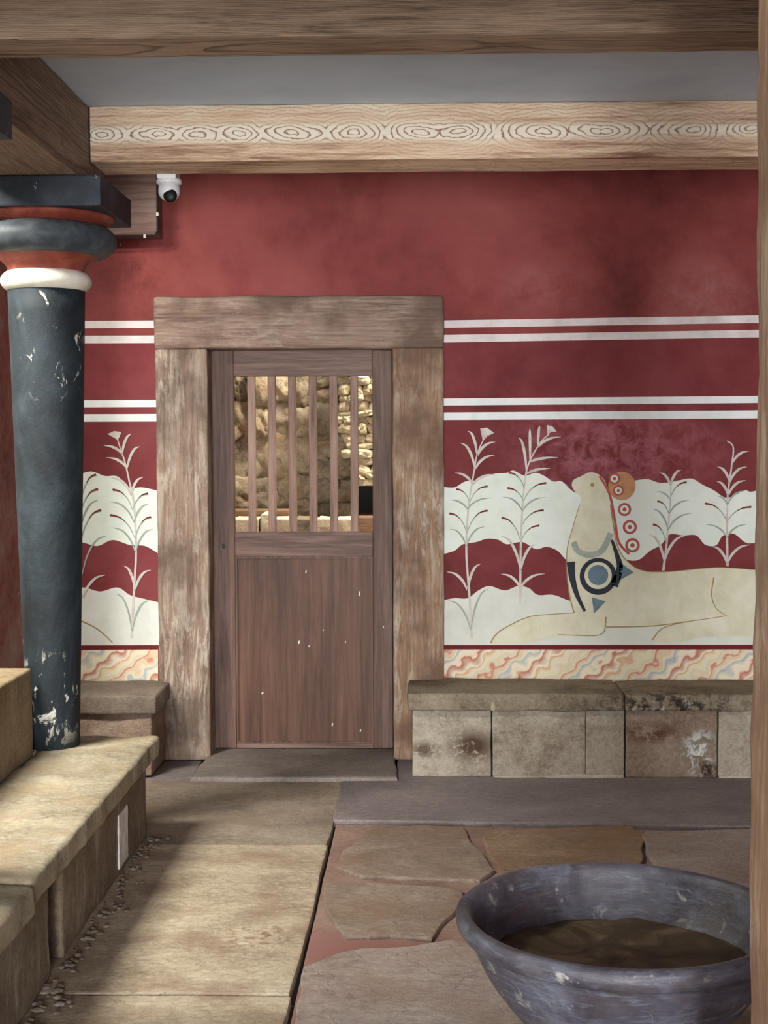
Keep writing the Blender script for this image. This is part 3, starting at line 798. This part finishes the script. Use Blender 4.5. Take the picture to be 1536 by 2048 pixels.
# pale worn beading round the panel
bm = bmesh.new()
g = 0.010
add_box(bm, ol + 0.001, ol + g, DY + 0.004, DY + 0.016, pz0, pz1)
add_box(bm, orr - g, orr - 0.001, DY + 0.004, DY + 0.016, pz0, pz1)
add_box(bm, ol + g, orr - g, DY + 0.004, DY + 0.016, pz1 - g, pz1)
add_box(bm, ol + g, orr - g, DY + 0.004, DY + 0.016, pz0, pz0 + g)
rel(door, new_obj('beading', bm, m_door))
for px in (503, 543.5, 584.5, 625.5, 667, 708.5):
    x = XX(px, 900, DY)
    rel(door, new_obj('bar', box_bm(x - 0.0195, x + 0.0195, DY + 0.006, DY + 0.036, oz0 - 0.002, oz1 + 0.002, 0.006), m_bar))
kx, kz = XX(447, 1093, DY), ZZ(447, 1093, DY)
kp = rel(door, new_obj('keyhole_plate', box_bm(kx - 0.013, kx + 0.013, DY - 0.003, DY + 0.002, kz - 0.022, kz + 0.022, 0.001), m_door_x))
kh = rel(door, new_obj('keyhole', box_bm(kx - 0.006, kx + 0.006, DY - 0.0045, DY - 0.001, kz - 0.014, kz + 0.014, 0.001), m_cam_black))
# white chips in the panel paint
bm = bmesh.new()
for (x, y, w, h) in ((719, 1187, 5, 13), (598, 1284, 5, 10), (691, 1284, 3, 7), (525, 1386, 6, 6), (665, 1449, 4, 9), (721, 1461, 4, 8), (612, 1143, 4, 8), (618, 1292, 3, 6), (767, 1254, 3, 7), (647, 1260, 3, 4)):
    yy = DY + 0.013 if 470 < x < 745 and 1115 < y < 1486 else DY - 0.001
    a, b = P(x, y, yy), h / 520
    ww = w / 1050
    poly_into(bm, [a + Vector(v) for v in ((-ww, 0, -b / 2), (ww * 0.3, 0, -b / 2), (ww, 0, b * 0.3), (0.2 * ww, 0, b / 2), (-ww * 0.7, 0, b * 0.2))])
ch = rel(door, new_obj('paint_chips', bm, m_col_white))
ch['label'] = 'small white chips in the brown paint'

# ------------------------------------------------------------------ passage beyond the door
OY = 8.75
ow = new_obj('wall_outside', box_bm(-2.6, 1.6, OY + 0.12, OY + 0.4, -0.3, 2.9), m_mortar)
tag(ow, 'rough boulder wall of the sunny passage seen through the door bars', 'wall', kind='structure')
def c8(x, y): return (450 + x / 4.655, 730 + y / 4.655)
def boulder(bm, cx, cz, hw, hh, y, depth, seed, amt=0.16):
    vs = bmesh.ops.create_icosphere(bm, subdivisions=4, radius=1.0)['verts']
    rnd = random.Random(seed)
    sh = rnd.uniform(-0.3, 0.3)
    tilt = rnd.uniform(-0.22, 0.22)
    dy = rnd.uniform(-0.4, 0.5) * depth
    off = Vector((seed * 7.7, seed * 3.3, seed))
    for v in vs:
        n = v.co.normalized()
        p = n / max(abs(n.x), abs(n.y), abs(n.z))
        q = p.lerp(n * 1.22, 0.45)
        d = mnoise.noise(n * 1.3 + off) + 0.6 * mnoise.noise(n * 3.1 + off) + 0.35 * mnoise.noise(n * 7 + off) + 0.3 * mnoise.noise(n * 12 + off)
        q = q * (1 + amt * d)
        ux, uz = (q.x + sh * q.z) * hw, q.z * hh
        v.co = Vector((cx + ux - tilt * uz, y + dy + q.y * depth, cz + uz + tilt * ux))
bl = [(140, 230, 130, 230), (335, 220, 200, 300), (520, 220, 190, 200), (715, 230, 190, 260), (900, 130, 200, 130), (130, 510, 230, 300), (525, 505, 400, 290), (345, 520, 170, 280), (750, 540, 160, 230), (960, 500, 280, 250),
      (910, 310, 230, 170), (480, 850, 420, 380), (175, 860, 260, 380), (800, 830, 270, 340), (1010, 760, 330, 190), (930, 1000, 170, 200), (1100, 960, 180, 170), (140, 1190, 270, 260), (370, 1200, 260, 270), (570, 1200, 220, 270),
      (740, 1180, 200, 270), (910, 1170, 200, 190), (1100, 1190, 200, 200), (740, 1345, 230, 170), (940, 1350, 220, 170), (1110, 1370, 160, 150), (150, 20, 300, 200), (500, 20, 320, 180), (800, -10, 300, 160),
      (-120, 300, 260, 400), (-130, 760, 280, 420), (-120, 1180, 260, 360), (330, 1390, 620, 150)]
for i, (x, y, w, h) in enumerate(bl):
    p = P(*c8(x, y), OY)
    k = OY / F / 4.655
    bm = bmesh.new()
    boulder(bm, p.x, p.z, w * k * 0.58, h * k * 0.60, OY + 0.10, 0.14, i + 1, 0.22)
    new_obj('boulder', bm, m_boulder if i % 3 else m_boulder2, ow, True)
# pier of small pale stones at the right, above a dark niche
pier = thing('rubble_pier', 'sunlit pier of small pale stones beyond the right side of the barred opening', 'pier', (P(760, 1000, 8.4).x, 8.4, 0), kind='structure')
bm = bmesh.new()
rr = random.Random(4)
y = -60
k = 8.45 / F / 4.655
while y < 1060:
    h = rr.uniform(50, 105)
    x = 1045 + rr.uniform(-20, 40) + (60 if y > 620 else 0) + (80 if y > 800 else 0)
    while x < 1900:
        w = rr.uniform(70, 190)
        p = P(*c8(x + w / 2, y + h / 2), 8.45)
        boulder(bm, p.x, p.z, w * k * 0.52, h * k * 0.54, 8.5, 0.09, rr.randint(50, 900), 0.14)
        x += w
    y += h
rel(pier, new_obj('stonework', bm, m_rubble, None, True))
x0 = P(*c8(1205, 900), 8.5).x
nz1, nz0 = P(*c8(1300, 1075), 8.5).z, P(*c8(1300, 1408), 8.5).z
rel(pier, new_obj('core', box_bm(P(*c8(1180, 600), 8.55).x, x0 + 1.2, 8.56, 8.8, nz1 + 0.01, 2.9), m_mortar))
rel(pier, new_obj('niche', box_bm(x0, x0 + 1.2, 8.72, 8.8, nz0, nz1, 0.0), m_niche_shade))
rel(pier, new_obj('niche_slab', box_bm(x0 + 0.01, x0 + 1.2, 8.40, 8.80, nz1 - 0.03, nz1 + 0.01, 0.006), m_rubble))
wl = P(*c8(1235, 1410), 8.35)
ts = new_obj('timber_sill', box_bm(wl.x, wl.x + 1.2, 8.3, 8.75, 0.6, wl.z, 0.008), m_plank)
tag(ts, 'brown timber sill under the dark niche beyond the door', 'sill')
pk0, pk1 = P(*c8(20, 1350), 8.3), P(*c8(600, 1425), 8.3)
pk = new_obj('plank', box_bm(pk0.x, pk1.x, 8.28, 8.5, pk1.z - 0.05, pk0.z, 0.006), m_plank)
tag(pk, 'orange brown plank lying behind the pale cut stones beyond the door', 'plank')
ztop = P(*c8(500, 1430), 8.0).z
kerb = thing('low_kerb', 'low kerb of pale cut stones at the foot of the barred opening', 'kerb', (0, 8.0, 0), kind='structure')
for a, b, dz in ((-200, 70, 0), (75, 330, 0.0), (335, 440, 0.03), (445, 640, 0), (645, 850, 0), (855, 1030, 0), (1035, 1230, 0.0)):
    q0, q1 = P(*c8(a, 1430), 8.0), P(*c8(b, 1430), 8.0)
    rel(kerb, new_obj('cut_stone', box_bm(q0.x, q1.x - 0.004, 7.95, 8.26, 0.5, ztop + dz, 0.008, 2, 0.05, 0.006, 9, a), m_paleblock if a != 645 else m_boulder2))
tag(new_obj('ground_outside', box_bm(-2.6, 2.0, WY + 0.25, OY + 0.4, -0.4, -0.2), m_floor_slab), 'stone ground of the passage beyond the door', 'ground', kind='structure')
tag(new_obj('kerb_footing', box_bm(-2.0, 1.6, 7.97, 8.74, -0.22, 0.52), m_boulder2), 'stone footing under the pale kerb beyond the door', 'footing', kind='structure')

# ------------------------------------------------------------------ benches along the walls
SZ = 0.395
def stone_box(name, parent, x0, x1, y0, y1, z0, z1, mat, bev=0.012, seed=0.0, amt=0.005, cut=0.045):
    return rel(parent, new_obj(name, box_bm(x0, x1, y0, y1, z0, z1, bev, 3, cut, amt, 7, seed), mat, None, True))
rb = thing('stone_bench', 'long stone bench along the painted wall right of the door', 'bench', (0.6, BF, 0), 'stone wall benches')
sx0 = XX(815, 1400, BF - 0.03)
sj = XX(1250, 1400, BF - 0.03)
stone_box('seat_slab', rb, sx0, sj, BF - 0.03, WY - 0.02, SZ - 0.082, SZ, m_lip, 0.014, 1)
stone_box('seat_slab', rb, sj + 0.003, 2.55, BF - 0.025, WY - 0.02, SZ - 0.082, SZ - 0.004, m_lip, 0.014, 2)
cuts = [825, 985, 1172, 1252, 1437, 1800]
for i in range(5):
    a, b = XX(cuts[i], 1500, BF), (XX(cuts[i + 1], 1500, BF) if i < 4 else 2.55)
    stone_box('base_block', rb, a, b - (0.0015 if i == 1 else 0.006), BF + (0.006 if i == 0 else 0.0), WY - 0.02, 0.004, SZ - 0.078, m_block_dark if i == 3 else m_block, 0.008, 5 + i, 0.003)
for a, b in ((985, 1248), (1437, 1800)):
    stone_box('mortar_fillet', rb, XX(a, 1560, BF), XX(b, 1560, BF), BF - 0.012, BF + 0.01, 0.002, 0.014, m_mortar_pale, 0.003, a, 0.009, 0.012)
lb = thing('stone_bench', 'short stone bench in the dark corner behind the blue-black column', 'bench', (-1.5, BF, 0), 'stone wall benches')
stone_box('seat_slab', lb, XL + 0.01, XX(312, 1400, BF - .03), BF - 0.03, WY - 0.02, SZ - 0.1, SZ - 0.01, m_seat_back, 0.014, 11)
stone_box('base_block', lb, XL + 0.01, XX(302, 1400, BF), BF, WY - 0.02, 0.004, SZ - 0.095, m_block_dark, 0.010, 12)

pb = thing('stone_bench', 'deep cream stone bench with overhanging seat running along the parapet at left', 'bench', (-1.3, 4.4, 0))
LX = -1.015
bi = -1.42
stone_box('seat_slab', pb, bi, LX, 3.61, 5.42, SZ - 0.078, SZ, m_bench, 0.018, 21, 0.007)
stone_box('seat_slab', pb, bi, LX + 0.012, 1.6, 3.595, SZ - 0.088, SZ - 0.004, m_bench, 0.022, 22, 0.007)
stone_box('base_block', pb, bi, BX, 4.10, 5.40, 0.0, SZ - 0.074, m_bench_base, 0.012, 23)
stone_box('base_block', pb, bi, BX + 0.004, 1.6, 3.93, 0.0, SZ - 0.084, m_bench_base, 0.012, 24)
stone_box('base_infill', pb, bi, BX - 0.12, 3.925, 4.105, 0.0, SZ - 0.078, m_bench_base, 0.0, 25)
wm = rel(pb, new_obj('limewash_mark', box_bm(BX - 0.004, BX + 0.005, 4.875, 5.03, 0.03, 0.225, 0.004, 2, 0.03, 0.002, 20, 3), m_white_mark))
wm['label'] = 'white limewashed vertical mark'
PX = -1.425
pp = thing('parapet', 'low brown stone parapet behind the left bench, between the columns', 'parapet', (PX, 4.4, 0))
stone_box('parapet_wall', pp, PX - 0.24, PX, 3.78, 5.11, 0.0, 0.715, m_parapet, 0.012, 31, 0.004)
stone_box('plinth', pp, PX - 0.24, PX, 5.115, 5.42, 0.0, SZ, m_bench, 0.006, 32, 0.002)
stone_box('plinth', pp, PX - 0.24, PX, 3.30, 3.775, 0.0, SZ, m_bench, 0.006, 33, 0.002)

# crumbs of stone along the foot of the left bench
bm = bmesh.new()
rr = random.Random(12)
for i in range(150):
    yy = rr.uniform(3.35, 5.35)
    xx = BX + 0.012 + abs(rr.gauss(0, 0.035))
    s = rr.uniform(0.003, 0.011) * (1.3 if yy < 3.9 else 1.0)
    g = bmesh.ops.create_icosphere(bm, subdivisions=1, radius=s)['verts']
    for v in g:
        v.co = Vector((v.co.x * rr.uniform(.8, 1.5), v.co.y * rr.uniform(.8, 1.5), v.co.z * 0.6))
    bmesh.ops.translate(bm, vec=(xx, yy, 0.004 + s * 0.35), verts=g)
tag(new_obj('stone_crumbs', bm, m_seat_back), 'loose grey stone crumbs along the foot of the left bench', 'crumbs', kind='stuff')

# ------------------------------------------------------------------ columns
CX, CY = -1.385, 5.24
def bulge(r0, r1, z0, z1, n=12, p=1.0):
    """rounded moulding: profile points from z0 to z1 swelling from r0 to r1"""
    return [(r0 + (r1 - r0) * math.sin(math.pi * i / n) ** p, z0 + (z1 - z0) * i / n) for i in range(n + 1)]
def column(y, label):
    c = thing('column', label, 'column', (CX, y, SZ - 0.002), 'dark columns carrying the beams')
    h = SZ - 0.002
    prof = [(0.098 + 0.044 * (i / 20), i * (2.115 - h) / 20) for i in range(21)]
    new_obj('shaft', lathe_bm(prof, 0, 0, 72), m_col, c, True)
    new_obj('neck_ring', lathe_bm(bulge(0.128, 0.168, 2.105 - h, 2.185 - h, 14, 0.6), 0, 0, 72), m_col_white, c, True)
    fl_ = [(0.140 + 0.090 * (t / 10) ** 2.2, 2.178 - h + 0.075 * t / 10) for t in range(11)]
    new_obj('lower_flare', lathe_bm(fl_, 0, 0, 72), m_col_red, c, True)
    new_obj('cushion', lathe_bm(bulge(0.205, 0.263, 2.236 - h, 2.352 - h, 16, 0.6), 0, 0, 72), m_col_dark, c, True)
    new_obj('upper_flare', lathe_bm([(0.205, 2.340 - h), (0.222, 2.350 - h), (0.245, 2.364 - h), (0.255, 2.374 - h), (0.255, 2.384 - h)], 0, 0, 72), m_col_red, c, True)
    new_obj('abacus', box_bm(-0.268, 0.268, -0.268, 0.268, 2.382 - h, 2.490 - h, 0.006, 2), m_abacus, c)
    return c
column(CY, 'blue-black tapering column with a red and white capital standing on the left bench')
column(3.63, 'nearer column at the left edge of the photo, only its dark square capital top in view')

# ------------------------------------------------------------------ beams, post
BZ0, BZ1 = ZZ(768, 319, 5.175), ZZ(768, 207, 5.175)
FZ = ZZ(768, 111, 3.775)
FY0 = PZ(768, 71, FZ).y
o = new_obj('ceiling_beam', box_bm(-1.200, XR, 5.175, 5.425, BZ0, BZ1, 0.006, 2, 0.12, 0.002, 4, 1), m_beam_back)
tag(o, 'pale grained wooden beam crossing the room above the red wall', 'beam', 'ceiling beams')
o = new_obj('ceiling_beam', box_bm(-1.200, XR, FY0, 3.775, FZ, 2.93, 0.008, 2, 0.12, 0.003, 4, 2), m_beam_front)
tag(o, 'dark grained wooden beam across the top of the photo', 'beam', 'ceiling beams')
o = new_obj('ceiling_beam', box_bm(-1.575, -1.203, 3.2, 5.42, 2.492, BZ1, 0.006, 2, 0.12, 0.002, 4, 3), m_beam_left)
tag(o, 'grey-brown wooden beam lying on the column capitals at left', 'beam', 'ceiling beams')
wbx = XX(313, 400, 6.6)
o = new_obj('wall_beam', box_bm(XL + 0.005, wbx, 6.6, WY - 0.003, ZZ(300, 470, 6.6), ZZ(300, 470, 6.6) + 0.42, 0.006), m_wallbeam)
tag(o, 'square brown wooden beam end on the wall behind the column capital', 'beam')
# cable along that beam end
zb = ZZ(300, 470, 6.6)
cpts = [Vector((wbx + 0.006, 6.59, zb + 0.42)), Vector((wbx + 0.006, 6.59, zb + 0.10)), Vector((wbx + 0.007, 6.59, zb + 0.02)), Vector((wbx - 0.01, 6.59, zb - 0.006)), Vector((wbx - 0.06, 6.592, zb - 0.007)), Vector((wbx - 0.30, 6.592, zb - 0.008))]
cb = new_obj('cable', tube_bm(cpts, 0.0036), m_cable)
tag(cb, 'thin dark cable along the edge of the brown beam end', 'cable')
for p in ((wbx + 0.006, zb + 0.095), (wbx - 0.055, zb - 0.008)):
    new_obj('clip', box_bm(p[0] - 0.006, p[0] + 0.006, 6.583, 6.602, p[1] - 0.008, p[1] + 0.008, 0.002), m_clip, cb)

PY0, PY1 = 1.95, 2.25
e = XX(1506, 1024, PY1)
po = new_obj('wooden_post', box_bm(e, e + 0.30, PY0, PY1, 0.006, 2.358, 0.012, 3, 0.07, 0.006, 5, 9), m_post, None, True)
tag(po, 'thick rough wooden post close at the right edge of the photo', 'post')

o = tag(new_obj('shading_lintel', box_bm(-1.6, XR, PY0 - 0.02, PY1 + 0.02, 2.365, 2.925, 0.008), m_post), 'unseen wooden lintel on the post, added to shade the dark front beam', 'lintel', kind='structure')  # unseen lintel, added to keep daylight off the front beam's face

# ------------------------------------------------------------------ security camera
sy = 5.475
s0 = P(338, 365, sy)
ztop_c = ZZ(338, 330, sy)
sc = thing('security_camera', 'small white dome security camera below the pale beam', 'security camera', (s0.x, sy, ztop_c))
kk = sy / F
def zc(py): return ZZ(338, py, sy)
rel(sc, new_obj('mount', box_bm(s0.x - 20 * kk, s0.x + 18 * kk, 5.424, sy + 0.04, zc(361), BZ0 + 0.06, 0.005, 3), m_cam_white))
hs = rel(sc, new_obj('collar', lathe_bm([(0.020, zc(357)), (0.047, zc(359)), (0.0495, zc(362)), (0.0495, zc(366)), (0.046, zc(369)), (0.020, zc(371))], s0.x, sy, 40), m_cam_white, None, True))
dome = [(0.041, zc(369))] + [(0.042 * math.cos(a * math.pi / 24), zc(383) - 0.0385 * math.sin(a * math.pi / 24)) for a in range(0, 12)] + [(0.003, zc(383) - 0.0385)]
rel(sc, new_obj('dome', lathe_bm(dome, s0.x, sy, 40), m_cam_white, None, True))
bm = bmesh.new()
bmesh.ops.create_uvsphere(bm, u_segments=28, v_segments=16, radius=0.0265)
bmesh.ops.scale(bm, vec=(1, 0.5, 1), verts=bm.verts)
lx = P(340, 391, sy - 0.035)
bmesh.ops.translate(bm, vec=(lx.x, sy - 0.032, lx.z), verts=bm.verts)
le = rel(sc, new_obj('lens', bm, m_cam_black, None, True))
le['label'] = 'black round lens'

# ------------------------------------------------------------------ stone bowl
bwx, bwy, bz = 0.495, 3.37, 0.40
bowl = thing('stone_basin', 'large round purple-grey stone basin standing on the flagstones', 'basin', (bwx, bwy, 0.0))
outer = [(0.15, 0.005), (0.165, 0.012), (0.165, 0.035), (0.15, 0.05), (0.185, 0.085), (0.235, 0.135), (0.285, 0.19), (0.328, 0.25), (0.357, 0.305), (0.374, 0.345),
         (0.388, 0.352), (0.400, 0.364), (0.4045, 0.378), (0.403, 0.392), (0.396, 0.401), (0.386, 0.404), (0.375, 0.402), (0.366, 0.394), (0.360, 0.38), (0.352, 0.35), (0.336, 0.30),
         (0.308, 0.245), (0.262, 0.195), (0.19, 0.155), (0.10, 0.14), (0.01, 0.138)]
pr = catmull([(r, z, 0) for r, z in outer], 3)
bm = lathe_bm([(p.x, p.y) for p in pr], 0, 0, 96)
for v in bm.verts:
    n = mnoise.noise(v.co * 5.0) * 0.006 + mnoise.noise(v.co * 17.0) * 0.0015
    v.co += Vector((v.co.x, v.co.y, 0)).normalized() * n + Vector((0, 0, 0.4 * n))
    if v.co.z < 0.003: v.co.z = 0.003
new_obj('bowl', bm, m_bowl, bowl, True)
bm = bmesh.new()
ring0 = [bm.verts.new((0, 0, 0.272))]
prev = None
for i in range(1, 13):
    r = 0.325 * i / 12
    ring = []
    for k in range(72):
        a = 2 * math.pi * k / 72
        z = 0.272 + 0.008 * mnoise.noise(Vector((r * math.cos(a) * 6, r * math.sin(a) * 6, 3))) + 0.006 * mnoise.noise(Vector((r * math.cos(a) * 17, r * math.sin(a) * 17, 8)))
        ring.append(bm.verts.new((r * math.cos(a), r * math.sin(a), z)))
    for k in range(72):
        if prev is None: bm.faces.new((ring0[0], ring[k], ring[(k + 1) % 72]))
        else: bm.faces.new((prev[k], ring[k], ring[(k + 1) % 72], prev[(k + 1) % 72]))
    prev = ring
sd = new_obj('silt', bm, m_mud, bowl, True)
sd['label'] = 'brown muddy silt inside the basin'
